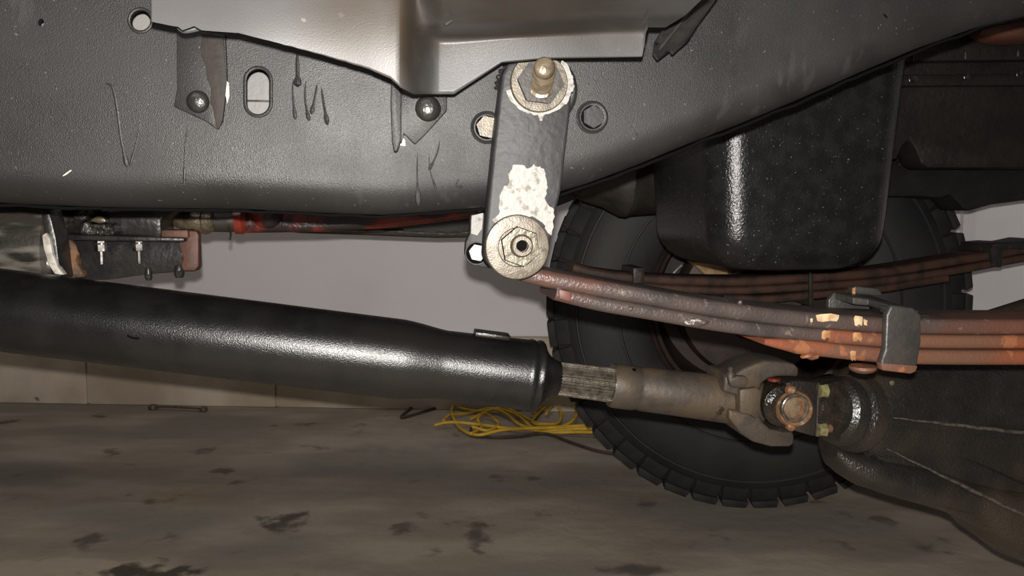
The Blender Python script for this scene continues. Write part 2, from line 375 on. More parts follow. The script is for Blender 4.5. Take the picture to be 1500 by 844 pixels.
# pressed ring round the small hole, rolled lips round the other holes
def ring_lip(pts, r, D=DF, name='hole_lip', m=None):
    q = [P(x, y, D) for x, y in pts]; q.append(q[0]); bm = bmesh.new()
    b2 = sweep(q, lambda i: [(r * math.cos(k * math.pi / 4), r * math.sin(k * math.pi / 4)) for k in range(8)], up=N, close=False)
    bm.free(); return obj(name, b2, m or M['frame'], fr)
ring_lip(ell(206, 30, 17, 17, 30), .0011); ring_lip(ell(378, 118, 19, 19, 12, 180, 360) + ell(378, 151, 19, 19, 12, 0, 180), .0012)
# paint runs
def run(pts, r, name='paint_run', D=DF, m=None, par=fr, bead=1.7):
    q = smooth_path([P(x, y, D + r * .55) for x, y in pts], 5); n = len(q)
    f = lambda i: r * (.35 + .65 * min(1, i / 4)) * (bead if i > n - 4 else 1) * (.3 if i == n - 1 else 1)
    return obj(name, tube(q, f, 8, N), m or M['frame'], par)
run([(435, 72), (436, 100), (436, 128)], .0017); run([(430, 110), (429, 140), (433, 176)], .0009); run([(449, 110), (447, 145), (453, 178)], .0009)
run([(465, 118), (462, 140), (456, 168)], .001); run([(470, 122), (474, 150), (480, 184)], .0011)
run([(152, 122), (165, 128), (172, 160), (178, 205), (187, 246)], .0011); run([(207, 165), (202, 200), (190, 246)], .0006)
run([(280, 165), (272, 210), (270, 270)], .0006); run([(645, 200), (640, 225), (628, 250)], .0008); run([(612, 215), (611, 255), (613, 302)], .0007, bead=2.6)
run([(628, 215), (630, 250), (640, 280)], .0005); run([(905, 160), (920, 180), (935, 200)], .0004); run([(672, 262), (668, 272), (677, 274)], .0006)
run([(1292, 20), (1296, 23), (1299, 27)], .0009, bead=1, m=M['hole'])
run([(92, 258), (98, 254), (105, 249)], .0005, bead=1, m=M['worn'])
# left riveted plate
def rivet(cx, cy, rpx, D, par, m):
    c = P(cx, cy, D); r = rpx * m_per_px(c)
    prof = [(0, r)] + [(r * .62 * math.sin(math.radians(a)), r * math.cos(math.radians(a))) for a in range(8, 90, 8)]
    o = obj('rivet', lathe(c, -N, prof, 28), m, par); return o
b1 = obj('riveted_plate', plate([(258, 40), (330, 50), (333, 120), (326, 178), (318, 190), (302, 178), (254, 156), (259, 130)], .5465, .0035, .0008), M['frame'], fr)
rivet(290, 149, 16.5, .5465, b1, M['rivet'])
obj('grime_streak', plate([(296, 50), (310, 50), (327, 56), (329, 80), (332, 120), (329, 150), (326, 176), (320, 190), (316, 184), (312, 160), (308, 150), (309, 130), (303, 115), (301, 96), (294, 80)], .5455, .0012, .0004), M['grime'], fr)
obj('bare_scratch', plate([(331, 118), (335, 121), (336, 140), (333, 152), (330, 138)], .5462, .0006, 0), M['worn'], fr)
# right angle bracket
b2 = obj('angle_bracket', plate([(586, 128), (655, 134), (655, 162), (628, 192), (608, 212), (602, 206), (592, 196), (588, 212), (584, 200)], .545, .005, .001), M['frame'], fr)
rivet(627, 159, 19, .545, b2, M['rivet'])
obj('bracket_lip', plate([(573, 112), (581, 118), (588, 130), (588, 205), (582, 222), (577, 222), (574, 205), (572, 150)], .531, .018, .0025), M['frame'], b2)
obj('bare_notch', plate([(588, 200), (593, 205), (594, 214), (586, 213)], .5485, .001, 0), M['worn'], b2)
# bolts on the rail
def rail_bolt(cx, cy, m, rot):
    c = P(cx, cy, DF - .0002); k = m_per_px(c)
    b = obj('flange_bolt', lathe(c, -N, [(-.001, 24 * k), (.0008, 24 * k), (.0016, 21.5 * k), (.0008, 19 * k), (.0008, 17 * k), (.0010, 15 * k)], 36), M['frame'], fr)
    obj('bolt_head', hexn(c, -N, 15.0 * k, .0052, rot), m, b)
    obj('bolt_shade_ring', lathe(c, -N, [(.0013, 17.2 * k), (.0016, 17.2 * k), (.0016, 14 * k)], 30), M['hole'], b)  # dark ring painted as the shade outline round the hex
    for i in range(3):
        an = math.radians(120 * i + 30); d = LN * math.cos(an) + Z * math.sin(an)
        obj('grade_mark', box(c - N * .0053 + d * .0028, d, N, d.cross(N), .0035, .0005, .0006), m, b)
rail_bolt(713, 187, M['zinc'], .2); rail_bolt(867, 172, M['shackle'], .5)
obj('bushing_flange', lathe(P(793, 132, DF), -N, [(-.001, .0245), (.001, .0245), (.002, .0225), (.001, .021), (.001, .019)], 48), M['frame'], fr)
obj('weld_bead', tube(smooth_path([P(x, y, .546) for x, y in ((741, 97), (733, 108), (729, 122), (728, 132))], 6), lambda i: .0016 + .0008 * math.sin(i * 1.7), 8, N), M['frame'], fr)

# ------------------------------------------------------------ body panel above the rail
PE = [(222, 31), (240, 35), (262, 39), (268, 44), (285, 38), (296, 44), (350, 48), (400, 61), (470, 80), (540, 101), (572, 115), (586, 128), (607, 138), (665, 138), (700, 115), (735, 92), (800, 86), (940, 83), (941, 82), (949, 40), (950, 38), (975, 38), (1003, 21), (1040, -14)]
bm = bmesh.new(); colsx = sorted(set([x for x, _ in PE] + list(range(224, 1040, 6)) + [600, 604, 608, 612, 616, 620, 624, 628, 632]))
def pdepth(x, y):
    d = .487
    d -= .045 * (1 - sstep(584, 640, x))
    if x < 600: d -= .008 * sstep(600, 350, x) * 1.0
    tl = 52 - 13 * sstep(620, 960, x)
    w = sstep(604, 646, x)
    d -= w * .026 * sstep(tl + 8, tl - 20, y)
    d -= w * .0009 * max(0, tl - 10 - y)
    d -= (1 - w) * 6e-7 * (140 - y) ** 2
    d -= w * .00000032 * max(0, x - 640) ** 2
    d -= w * .00010 * (140 - y) * sstep(640, 960, x)
    return d
prev = None; ROWY = [-110 + 6 * k for k in range(15)] + [-20 + 2.5 * k for k in range(30)]
for x in colsx:
    e = interp(PE, x); e += .7 * mnoise.noise(Vector((x * .09, 3, 0))) if x < 600 else 0
    t0_ = min(e - 1, 54.0) ; ys = [e + (t0_ - e) * j / 14 for j in range(14)] + [t0_ + (-110 - t0_) * j / 50 for j in range(51)]; rows = 64
    cur = [bm.verts.new(P(x, y, pdepth(x, y))) for y in ys]
    if prev:
        for j in range(rows): bm.faces.new((prev[j], cur[j], cur[j + 1], prev[j + 1]))
    prev = cur
body = thing('body_panel', 'grey metal body pan hanging over the frame rail along the top, with brown dirt', 'body panel', P(600, -100, .44))
def panel_mat():
    m = M['panel']; nt = m.node_tree; nd = nt.nodes; lk = nt.links; b = nd['Principled BSDF']; src = b.inputs['Base Color'].links[0].from_socket
    tc = nd.new('ShaderNodeTexCoord'); o = P(600, -100, .44)
    def gauss(src, c, rx, rz, col, amt):
        mp = nd.new('ShaderNodeMapping'); mp.vector_type = 'TEXTURE'; c = c - o
        mp.inputs['Location'].default_value = (c.x, c.y, c.z); mp.inputs['Scale'].default_value = (rx, 1, rz); lk.new(tc.outputs['Object'], mp.inputs['Vector'])
        ln = nd.new('ShaderNodeVectorMath'); ln.operation = 'LENGTH'; lk.new(mp.outputs[0], ln.inputs[0])
        nz = nd.new('ShaderNodeTexNoise'); nz.inputs['Scale'].default_value = 40; nz.inputs['Detail'].default_value = 7; lk.new(tc.outputs['Object'], nz.inputs['Vector'])
        ad = nd.new('ShaderNodeMath'); ad.operation = 'ADD'; lk.new(ln.outputs['Value'], ad.inputs[0]); lk.new(nz.outputs['Fac'], ad.inputs[1])
        mr = nd.new('ShaderNodeMapRange'); mr.inputs['From Min'].default_value = 1.6; mr.inputs['From Max'].default_value = .7; mr.inputs['To Max'].default_value = amt; lk.new(ad.outputs[0], mr.inputs['Value'])
        x = nd.new('ShaderNodeMix'); x.data_type = 'RGBA'; lk.new(mr.outputs[0], x.inputs['Factor']); lk.new(src, x.inputs[6]); x.inputs[7].default_value = (*col, 1)
        return x.outputs[2]
    k = .45 / F
    src = gauss(src, P(545, 40, .452), 95 * k, 90 * k, (.020, .0155, .0105), .75)
    src = gauss(src, P(606, 70, .47), 28 * k, 110 * k, (.013, .009, .005), .85)
    src = gauss(src, P(780, 12, .42), 210 * k, 48 * k, (.019, .0145, .010), .95)
    src = gauss(src, P(780, 98, .487), 185 * k, 62 * k, (.0145, .0144, .0144), .95)
    lk.new(src, b.inputs['Base Color'])
panel_mat()
po = obj('pan_sheet', bm, M['panel'], body, smooth=60)
sm = po.modifiers.new('s', 'SOLIDIFY'); sm.thickness = .0016; sm.offset = 0
obj('bent_tab', plate([(1040, -30, .455), (1062, -20, .47), (1042, 10, .48), (1022, 36, .49), (1008, 60, .495), (994, 72, .498), (986, 80, .5), (982, 74, .5), (964, 88, .5), (957, 78, .5), (961, 62, .495), (972, 42, .485), (1000, 22, .47), (1020, 0, .46)], .48, .003, .0006), M['tab'], body, 'dark bent end of the pan')
obj('tab_crease', tube(smooth_path([P(x, y, d) for x, y, d in ((1034, -14, .456), (1012, 14, .464), (990, 42, .478), (966, 72, .492))], 5), .0011, 8), M['tab'], body)
for pts in (((262, 38), (270, 44), (285, 42), (292, 40)),):
    obj('weld_spatter', tube(smooth_path([P(x, y, .452) for x, y in pts], 5), .0017, 8), M['panel'], body)
run([(655, 33), (652, 36), (664, 29)], .0008, name='dent_edge', D=.445, m=M['tab'], par=body, bead=1)

# ------------------------------------------------------------ spring shackle
DS = .517
sh = thing('spring_shackle', 'grey shackle link with large zinc washer and paint chipped to white metal', 'shackle', P(757, 410, .53))
left = [(709, 372), (711, 345), (716, 290), (723, 220), (731, 150), (736, 110), (744, 93)]
top = [(760, 88), (795, 84), (826, 88)]
right = [(833, 98), (838, 125), (836, 160), (829, 220), (822, 280), (817, 300), (804, 365)]
bot = [(803, 375), (797, 390), (785, 402), (770, 409), (755, 410), (738, 406), (722, 395), (713, 384)]
obj('shackle_plate', plate((left + top + right + bot)[::-1], DS, .020, .0022, 3), M['shackle'], sh)
ch = [(752, 243), (765, 241), (772, 248), (781, 241), (790, 245), (797, 249), (799, 262), (802, 275), (799, 290), (803, 303), (812, 306), (811, 325), (809, 345), (802, 340), (795, 325), (780, 318), (757, 315), (740, 320), (731, 329), (722, 322), (733, 310), (731, 295), (738, 275), (743, 271), (746, 262), (744, 255)]
chj = []
for i, (x, y) in enumerate(ch):
    x2, y2 = ch[(i + 1) % len(ch)]
    for k in range(3):
        t = k / 3; chj.append((lerp(x, x2, t) + random.uniform(-1.6, 1.6), lerp(y, y2, t) + random.uniform(-1.6, 1.6)))
obj('bare_metal_patch', plate(chj[::-1], DS - .0003, .0005, 0), M['chip'], sh, 'bright bare metal where the paint has chipped off')
rc = []
for i in range(70):
    an = -48 + 215 * i / 69; a_ = math.radians(an); rr = 50.0 + 3.2 * mnoise.noise(Vector((an * .07, 1, 0))) + 2.0 * mnoise.noise(Vector((an * .31, 2, 0))) + (9 if 84 < an < 90 else 0); rc.append((790 + rr * math.cos(a_), 122 + rr * .93 * math.sin(a_)))
rc += [(790 + 36 * math.cos(math.radians(q)), 122 + 34 * math.sin(math.radians(q))) for q in range(167, -49, -12)]
obj('bare_metal_ring', plate(rc[::-1], DS - .0004, .0006, 0), M['chip'], sh, 'chipped bright ring round the upper washer')
def ax_lathe(cx, cy, D, prof_px, seg=40, d=None, rot=0):
    c = P(cx, cy, D); k = m_per_px(c); return lathe(c, d or -N, [(t, r * k) for t, r in prof_px], seg, rot=rot)
obj('washer', ax_lathe(757, 362, DS, [(-.001, 47.5), (.0022, 47.5), (.0034, 46), (.0036, 44), (.0036, 29), (.0026, 27.5), (.0026, 10)], 56), M['zinc'], sh, 'large stained zinc washer at the lower bolt')
obj('nut', ax_lathe(761, 361, DS, [(.0026, 29), (.0038, 27)], 6, rot=.35), M['nut'], sh)
obj('nut_shade_ring', ax_lathe(761, 361, DS, [(.0034, 30.5), (.0037, 30.5), (.0037, 8)], 6, rot=.35), M['hole'], sh)  # dark hex painted as shade at the foot of the nut
obj('nut', hexn(P(761, 361, DS - .003), -N, 26 * .00043, .0055, .35, .0012), M['zincbright'], sh)
obj('bolt', ax_lathe(763, 360, DS - .006, [(0, 17), (.003, 17), (.004, 16), (.0055, 15.5), (.0062, 14), (.0062, 9), (.002, 8.5)], 32), M['zinc'], sh)
obj('bolt_bore', ax_lathe(764, 360, DS - .0085, [(0, 8.2), (.0005, 8.2)], 20), M['hole'], sh)
obj('washer', ax_lathe(789, 122, DS - .0003, [(-.001, 42.5), (.002, 42.5), (.003, 41), (.003, 10)], 48), M['zinc'], sh, 'zinc washer under the upper stud nut')
obj('nut_shade_ring', ax_lathe(790, 122, DS, [(.0024, 33), (.0031, 33), (.0031, 8)], 6, rot=.1), M['hole'], sh)  # upper nut's shade outline, painted as a dark hex
obj('nut', hexn(P(790, 121, DS - .003), -N, 31 * .00043, .0065, .1, .0012), M['nut'], sh)
a0, a1 = P(793, 127, DS - .008), P(798, 97, .472)
dd = (a1 - a0); L = dd.length; prof = [(0, .0062), (.0, .0078), (.002, .0078), (.0025, .006)]
tt = .004
while tt < L - .006: prof += [(tt, .0054), (tt + .0011, .0067), (tt + .0013, .0067), (tt + .0023, .0054)]; tt += .0024
prof += [(L - .005, .0063), (L - .0012, .0060), (L, .0046)]
obj('threaded_stud', lathe(a0, dd, prof, 28), M['gold'], sh, smooth=50)
# inner plate of the shackle, behind the spring eye
ip = [(686, 385), (681, 372), (682, 355), (688, 342), (689, 314), (720, 312), (740, 330), (740, 395), (705, 392)]
obj('shackle_plate', plate(ip[::-1], .60, .010, .0015), M['shackle'], sh)
obj('bare_metal_patch', plate([(691, 316), (708, 312), (706, 335), (699, 345), (690, 342)][::-1], .5995, .0006, 0), M['chip'], sh)
obj('washer', ax_lathe(698, 371, .6, [(-.001, 17), (.002, 17), (.002, 10)], 30), M['shackle'], sh)
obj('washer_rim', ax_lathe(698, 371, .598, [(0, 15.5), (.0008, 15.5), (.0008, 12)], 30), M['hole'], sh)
obj('bolt_head', hexn(P(699, 370, .597), -N, 11 * .0005, .005, .2), M['worn'], sh)

# ------------------------------------------------------------ near leaf spring
sp = thing('leaf_spring', 'rusty brown and orange leaf spring in front, running right from the shackle', 'leaf spring', P(1200, 537, .56))
DL = .536; WL = .060
def leaf(path, thpx, name, m, par, D=DL, width=WL, taper=False, label=None, smooth=50, r=None):
    pts = smooth_path([Vector((x, y, 0)) for x, y in path], 6)
    q = [P(v.x, v.y, D) + N * (width / 2) for v in pts]; n = len(q)
    th = thpx * D * 1.0 / F / 2
    def sec(i):
        t = th * (min(1, .35 + .65 * i / 8) if taper else 1); return rrect(width / 2, t, min(t * .8, r or t * .8), 5)
    return obj(name, sweep(q, sec, up=N), m, par, label, smooth)
leaf([(762, 399), (800, 409), (880, 424), (960, 438), (1040, 452), (1120, 463), (1200, 471), (1300, 478), (1400, 480), (1620, 480)], 26, 'leaf', M['spring'], sp)
l2 = leaf([(815, 430), (880, 446), (960, 460), (1040, 474), (1120, 485), (1200, 492), (1300, 500), (1400, 502), (1620, 502)], 22.5, 'leaf', M['spring'], sp, D=DL + .001)
l3 = leaf([(1120, 501), (1160, 507), (1200, 512), (1300, 522), (1400, 525), (1620, 525)], 25, 'leaf', M['springrust'], sp, D=DL + .001, taper=True, label='orange rusty short bottom leaf')
for (pa) in (((1345, 501), (1400, 502), (1620, 502)), ((1215, 493.5), (1260, 497), (1300, 500))):
    leaf(pa, 23, 'rust_coat', M['springrust'], l2, D=DL + .0004, width=WL + .0004)
obj('spring_eye', lathe(P(757, 364, .538), N, [(0, .0165), (WL, .0165), (WL, .0125), (0, .0125)], 36, close=False), M['spring'], sp)
obj('spring_bushing', lathe(P(757, 364, .538), N, [(0, .0124), (.060, .0124)], 32), M['hole'], sp)
obj('leaf_tip', box(P(826, 432, DL + .004), (P(880, 446, DL) - P(815, 430, DL)).normalized(), N, Z, .0085, .008, .0068, .001), M['leafend'], sp, 'coral red tip of the second leaf')
for (x, y, w, h, mm, nm) in ((1212, 466, 33, 13, 'cream', 'paint_mark'), (1257, 471, 12, 15, 'cream', 'paint_mark'), (1268, 473, 5, 9, 'cream', 'paint_mark'), (1256, 494, 13, 14, 'tan', 'paint_mark'),
                            (1189, 470, 3.5, 7, 'cream', 'paint_mark'), (1250, 521, 8, 16, 'tan', 'paint_mark'), (1210, 491, 12, 13, 'tan', 'paint_mark')):
    pl = [(x + (w / 2) * cx + random.uniform(-1, 1), y + (h / 2) * cy + random.uniform(-1, 1)) for cx, cy in ((-1, -.7), (-.5, -1), (.3, -.9), (1, -.8), (1, .2), (.8, .9), (.2, .6), (-.4, 1), (-.9, .7))]
    obj(nm, plate(pl[::-1], DL - .0003, .0012, .0002), M[mm], sp, ('cream' if mm == 'cream' else 'tan') + ' paint dab')
# centre rivets and rust lumps
c = P(1264, 536, DL + .004); bm = lathe(c, -Z, [(0, .0095), (.002, .0095), (.004, .0075), (.0052, .004), (.0055, .001)], 24); obj('rivet', bm, M['springrust'], sp)
bm = bmesh.new(); bmesh.ops.create_icosphere(bm, subdivisions=3, radius=1); 
for v in bm.verts: v.co = Vector((v.co.x * .007, v.co.y * .004, v.co.z * .0022))
bmesh.ops.translate(bm, vec=P(1188, 522, DL + .002), verts=bm.verts[:]); jitter(bm, .0016, 260); obj('rust_lump', bm, M['springrust'], sp)
for x, y in ((924, 452), (1084, 443)):
    bm = bmesh.new(); bmesh.ops.create_icosphere(bm, subdivisions=2, radius=.0018); bmesh.ops.translate(bm, vec=P(x, y, DL + .001), verts=bm.verts[:]); jitter(bm, .0006, 500); obj('rust_lump', bm, M['spring'], sp)
bm = bmesh.new(); bmesh.ops.create_icosphere(bm, subdivisions=3, radius=1)
for v in bm.verts: v.co = Vector((v.co.x * .009, v.co.y * .0015, v.co.z * .0028))
bmesh.ops.translate(bm, vec=P(1020, 472, DL), verts=bm.verts[:]); jitter(bm, .0014, 300); obj('rust_lump', bm, M['spring'], sp)
# rebound clip: front leg, pierced top, rear leg
cl = obj('rebound_clip', plate([(1306, 447), (1338, 451), (1350, 462), (1350, 500), (1343, 543), (1334, 548), (1292, 542), (1291, 530), (1297, 512), (1299, 462)][::-1], .5255, .0065, .0018, 3), M['clip'], sp, 'dark steel strap clip wrapped over the leaves')
def clip_top():
    f = [P(1301, 450, .529), P(1346, 455, .529)]
    b = [P(1222, 428, .605), P(1274, 432, .605)]
    out = [f[0], f[1], lerp(f[1], b[1], 1), b[0]]
    def q(u, v): return lerp(lerp(f[0], f[1], u), lerp(b[0], b[1], u), v)
    rim = [q(0, 0), q(.5, 0), q(1, 0), q(1, .5), q(1, 1), q(.5, 1), q(0, 1), q(0, .62), q(.45, .62), q(.45, .14), q(0, .14)]
    return prism3(rim, Vector((0, 0, -.0055)), .001, 2)
obj('strap_top', clip_top(), M['clip'], cl)
obj('rear_leg', plate([(1214, 440), (1222, 429), (1270, 431), (1275, 442), (1272, 500), (1213, 500)][::-1], .603, .005, .001), M['clip'], cl)
obj('strap_tab', plate([(1249, 422), (1254, 419), (1286, 423), (1292, 429), (1291, 434), (1249, 430)][::-1], .604, .008, .001), M['clip'], cl)
obj('worn_edge', plate([(1249, 423), (1253, 421), (1253, 432), (1249, 432)][::-1], .6035, .001, 0), M['tan'], cl)
obj('rust_foot', plate([(1291, 532), (1345, 536), (1342, 545), (1334, 548), (1293, 543)][::-1], .525, .007, .001), M['springrust'], cl)

# ------------------------------------------------------------ drive shaft and slip yoke
SA = P(0, 454, .730); SB = P(1160, 597, .715); SD = (SB - SA).normalized()
def axis_at(px):
    lo, hi = -3.0, 2.0
    for _ in range(40):
        mid = (lo + hi) / 2
        if proj(SA + (SB - SA) * mid) < px: lo = mid
        else: hi = mid
    return SA + (SB - SA) * lo
def sprof(tab):
    A = axis_at(tab[0][0]); return A, [((axis_at(x) - A).dot(SD), r * m_per_px(axis_at(x)) * .992) for x, r in tab]
ds = thing('drive_shaft', 'glossy textured black drive shaft tube with bare splined end', 'drive shaft', axis_at(300) - Z * .035)
A, pr = sprof([(-800, 69), (-260, 63), (0, 61), (585, 59), (597, 58), (612, 56), (640, 51.5), (650, 50.5), (700, 51), (770, 52)])
obj('shaft_tube', lathe(A, SD, pr, 96), M['shaft'], ds, smooth=30)
A, pr = sprof([(768, 51.8), (773, 53.5), (778, 52), (780, 50.5), (784, 53), (789, 52.5), (792, 49), (795, 42), (799, 36), (804, 31), (810, 27.5), (818, 25), (820, 22)])
obj('end_collar', lathe(A, SD, pr, 72, rf=lambda i, t: 1 + .004 * math.sin(i * 2.3 + t * 900)), M['shaft'], ds, smooth=40)
A, pr = sprof([(812, 24.5), (905, 25.5)])
obj('spline', lathe(A, SD, pr, 128, rf=lambda i, t: 1 if (i % 4) in (0, 1) else .90), M['spline'], ds, 'bare steel splined section', smooth=20)
t0 = axis_at(712) ; kk = m_per_px(t0)
up = (Z - SD * Z.dot(SD)).normalized()
obj('balance_weight', box(t0 + up * (53.5 * kk) - N * .004, SD, SD.cross(up), up, 52 * kk, .020, 7.5 * kk, .0012), M['shaft'], ds)
obj('paint_scuff', tube(smooth_path([axis_at(x) - N * .0355 + Z * z for x, z in ((206, -.0015), (214, -.003), (222, -.0028))], 4), .0007, 6), M['hole'], ds)
sy = thing('slip_yoke', 'dusty brown slip yoke with a forked end, between the spline and the differential', 'slip yoke', axis_at(1000) - Z * .02)
A, pr = sprof([(895, 25.2), (895, 31.5), (899, 33), (928, 33), (931, 31.5), (936, 31.5), (939, 32.5), (1000, 33.5), (1060, 35), (1085, 35), (1112, 33), (1112, 20)])
obj('yoke_sleeve', lathe(A, SD, pr, 64), M['yoke'], sy, smooth=30)
obj('sleeve_lip', lathe(axis_at(895), SD, [(-.0006, .0152), (-.0006, .0192), (.0005, .0197)], 48, close=False), M['zincbright'], sy)
c = axis_at(920) + up * (29 * kk) - N * .0095
obj('vent_hole', lathe(c, (up - N * .35), [(-.004, .0016), (.0012, .0018), (.0014, .001)], 14), M['hole'], sy)
DY = .690
ears_t = [(1062, 548), (1078, 548), (1090, 540), (1108, 533), (1120, 529), (1136, 529), (1152, 531), (1166, 534), (1171, 541), (1170, 553), (1160, 552), (1140, 552), (1126, 555), (1117, 562), (1113, 572), (1080, 580), (1060, 575)]
ears_b = [(1068, 600), (1080, 602), (1112, 608), (1117, 618), (1128, 628), (1148, 633), (1162, 633), (1164, 640), (1163, 650), (1158, 655), (1130, 655), (1104, 648), (1085, 636), (1077, 624), (1068, 614)]
for e in (ears_t, ears_b):
    bm = plate(e[::-1], DY, .044, .0035, 3); obj('yoke_ear', bm, M['yoke'], sy)
obj('yoke_boss', plate([(1084, 571), (1108, 568), (1116, 572), (1114, 608), (1109, 615), (1098, 608), (1084, 606)][::-1], DY - .006, .03, .002), M['yoke'], sy)
obj('yoke_boss', plate([(1066, 550), (1094, 551), (1099, 560), (1092, 570), (1070, 568)][::-1], DY - .004, .03, .003), M['yoke'], sy)
obj('grease_nipple', lathe(P(1070, 552, .684), Z, [(0, .0045), (.003, .004), (.005, .0022), (.0075, .0028), (.009, .0015)], 16), M['yoke'], sy)
# universal joint
uj = thing('universal_joint', 'greasy universal joint cross with a rusty orange bearing cap facing out', 'universal joint', P(1155, 635, .70))
obj('cross_body', lathe(P(1150, 597, .684), N, [(0, .014), (.004, .019), (.038, .019), (.044, .012)], 24), M['greasy'], uj)
obj('cross_arm', lathe(P(1146, 556, .708), P(1146, 632, .708) - P(1146, 556, .708), [(0, .010), (.012, .0125), (.014, .016), (.032, .016), (.034, .0125), (.046, .010)], 28), M['greasy'], uj)
obj('grease_seal', lathe(P(1134, 558, .694), Z, [(0, .006), (.0025, .006), (.003, .003)], 18), M['red'], uj)
obj('bearing_cap', ax_lathe(1159, 597, .688, [(0, 27), (.008, 27), (.010, 25), (.0105, 22.5), (.013, 22.5), (.0138, 21), (.0138, 15), (.0128, 14), (.0134, 12), (.0134, 3)], 40), M['rust'], uj, 'rusty orange bearing cap')
obj('cap_ring', ax_lathe(1162, 597, .678, [(0, 21.5), (.0042, 21.5), (.0048, 20), (.0042, 16.5), (.002, 16)], 40), M['zincbright'], uj)
obj('cap_face', ax_lathe(1160, 597, .6745, [(0, 14.5), (.0006, 14.5), (.001, 13)], 36), mat('tan_cap_face', (.085, .062, .036), (.065, .038, .02), 200, .55, bump=.4, bscale=500), uj)
obj('cap_lug', lathe(P(1157, 571, .682), -N, [(0, .0048), (.004, .004), (.006, .0018)], 14), M['rust'], uj)
obj('cap_lug', lathe(P(1157, 624, .682), -N, [(0, .0045), (.004, .004), (.0055, .002)], 14), M['rust'], uj)

# ------------------------------------------------------------ front axle: differential housing, pinion yoke
ax = thing('front_axle', 'oily black front axle differential housing with cast ribs at the lower right', 'axle', P(1400, 770, .78))
obj('pinion_yoke', plate([(1150, 562), (1166, 558), (1197, 560), (1199, 600), (1195, 640), (1172, 634), (1155, 628), (1164, 612), (1172, 597), (1166, 580)][::-1], .684, .05, .0018), M['diff'], ax)
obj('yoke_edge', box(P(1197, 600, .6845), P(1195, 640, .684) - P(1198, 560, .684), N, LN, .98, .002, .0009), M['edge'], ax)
for (x, y) in ((1204, 573), (1202, 630)):
    b = obj('yoke_bolt', hexn(P(x - 5, y, .690), LN, .0062, .0075, .25), M['yzinc'], ax)
obj('bolt_shank', lathe(P(1211, 628, .689), LN, [(0, .004), (.004, .004), (.006, .002)], 14), M['rust'], ax)
obj('yoke_arm', plate([(1199, 565), (1240, 555), (1240, 650), (1198, 638)][::-1], .705, .03, .003), M['greasy'], ax)
PD = (P(1500, 640, .80) - P(1225, 603, .722)).normalized()
pc = P(1222, 601, .722)
obj('pinion_flange', lathe(pc, PD, [(-.004, .014), (-.004, .026), (0, .031), (.006, .0335), (.010, .034), (.012, .0315), (.015, .031), (.017, .036), (.024, .0385), (.03, .0385)], 64), M['diff'], ax, smooth=25)
# body: loft of rounded sections
def loft(stations, m, name, par, seg=48, pw=2.4, jit=0, label=None, smooth=40):
    bm = bmesh.new(); rings = []
    for (x, yt, yb, D, rd) in stations:
        c = P(x, (yt + yb) / 2, D); h = (yb - yt) / 2 * m_per_px(c)
        ring = []
        for i in range(seg):
            a = 2 * math.pi * i / seg; ca, sa = math.cos(a), math.sin(a)
            sx = math.copysign(abs(ca) ** (2 / pw), ca); sz = math.copysign(abs(sa) ** (2 / pw), sa)
            ring.append(bm.verts.new(c + N * (rd * sx) + Z * (h * sz)))
        rings.append(ring)
    for a, b in zip(rings, rings[1:]):
        for i in range(seg): bm.faces.new((a[i], a[(i + 1) % seg], b[(i + 1) % seg], b[i]))
    bm.faces.new(rings[0]); bm.faces.new(rings[-1][::-1])
    if jit: jitter(bm, jit, 60)
    return obj(name, bm, m, par, label, smooth)
loft([(1236, 552, 655, .765, .035), (1245, 541, 668, .765, .042), (1262, 535, 680, .768, .047), (1300, 525, 690, .775, .052), (1350, 510, 705, .785, .060), (1420, 495, 735, .795, .070), (1500, 480, 770, .81, .082), (1650, 460, 800, .83, .1)], M['diff'], 'housing', ax, jit=.0012)
loft([(1212, 640, 668, .755, .02), (1222, 645, 690, .760, .03), (1245, 650, 705, .760, .036), (1290, 655, 720, .762, .040), (1340, 665, 733, .762, .042), (1385, 676, 748, .764, .042), (1400, 680, 756, .764, .043), (1425, 685, 782, .764, .048), (1460, 690, 806, .765, .053), (1500, 700, 822, .768, .056), (1600, 740, 835, .78, .06)], M['diff'], 'lower_lip', ax, pw=2.6, jit=.0015)
def fin(p0, p1, h, th, name):
    q = [lerp(p0, p1, t / 10) for t in range(11)]
    d = (p1 - p0).normalized(); o = -N
    f = lambda i: rrect(th * .5, h * min(1, .25 + i * .2), th * .45, 3)
    return sweep(q, lambda i: [(y, x) for x, y in f(i)], up=Z)
for i, (p0, p1) in enumerate([(P(1296, 611, .724), P(1580, 644, .737)), (P(1288, 656, .717), P(1580, 797, .712))]):
    b = obj('casting_rib', fin(p0 + N * .016, p1 + N * .016, .03, .0065, 'r'), M['diff'], ax)
    obj('rib_highlight', tube([lerp(p0, p1, t / 20) - N * .0135 + Z * .0026 + Vector((0, 0, .0004 * math.sin(t * 2.1))) + N * .0008 for t in range(21)], lambda i: .0007 + .0012 * min(1, i / 8), 8), M['edge'], b)  # pale bead painted as the highlight along the rib's lit top edge
for (x, y, w, h) in ((1272, 564, 6, 9), (1306, 561, 6, 7)):
    obj('paint_dab', lathe(P(x, y, .7235), -N, [(-.004, h * .00028), (.0012, h * .00036), (.0018, h * .0001)], 14), M['zinc'], ax)
axl = lathe(P(1640, 478, .95), P(1300, 560, 1.25) - P(1640, 478, .95), [(0, .072), (.25, .066), (.42, .055)], 40)
obj('axle_tube', axl, mat('olive_dusty_tube', (.045, .037, .022), (.03, .025, .017), 40, .7, bump=.4, bscale=200), ax)

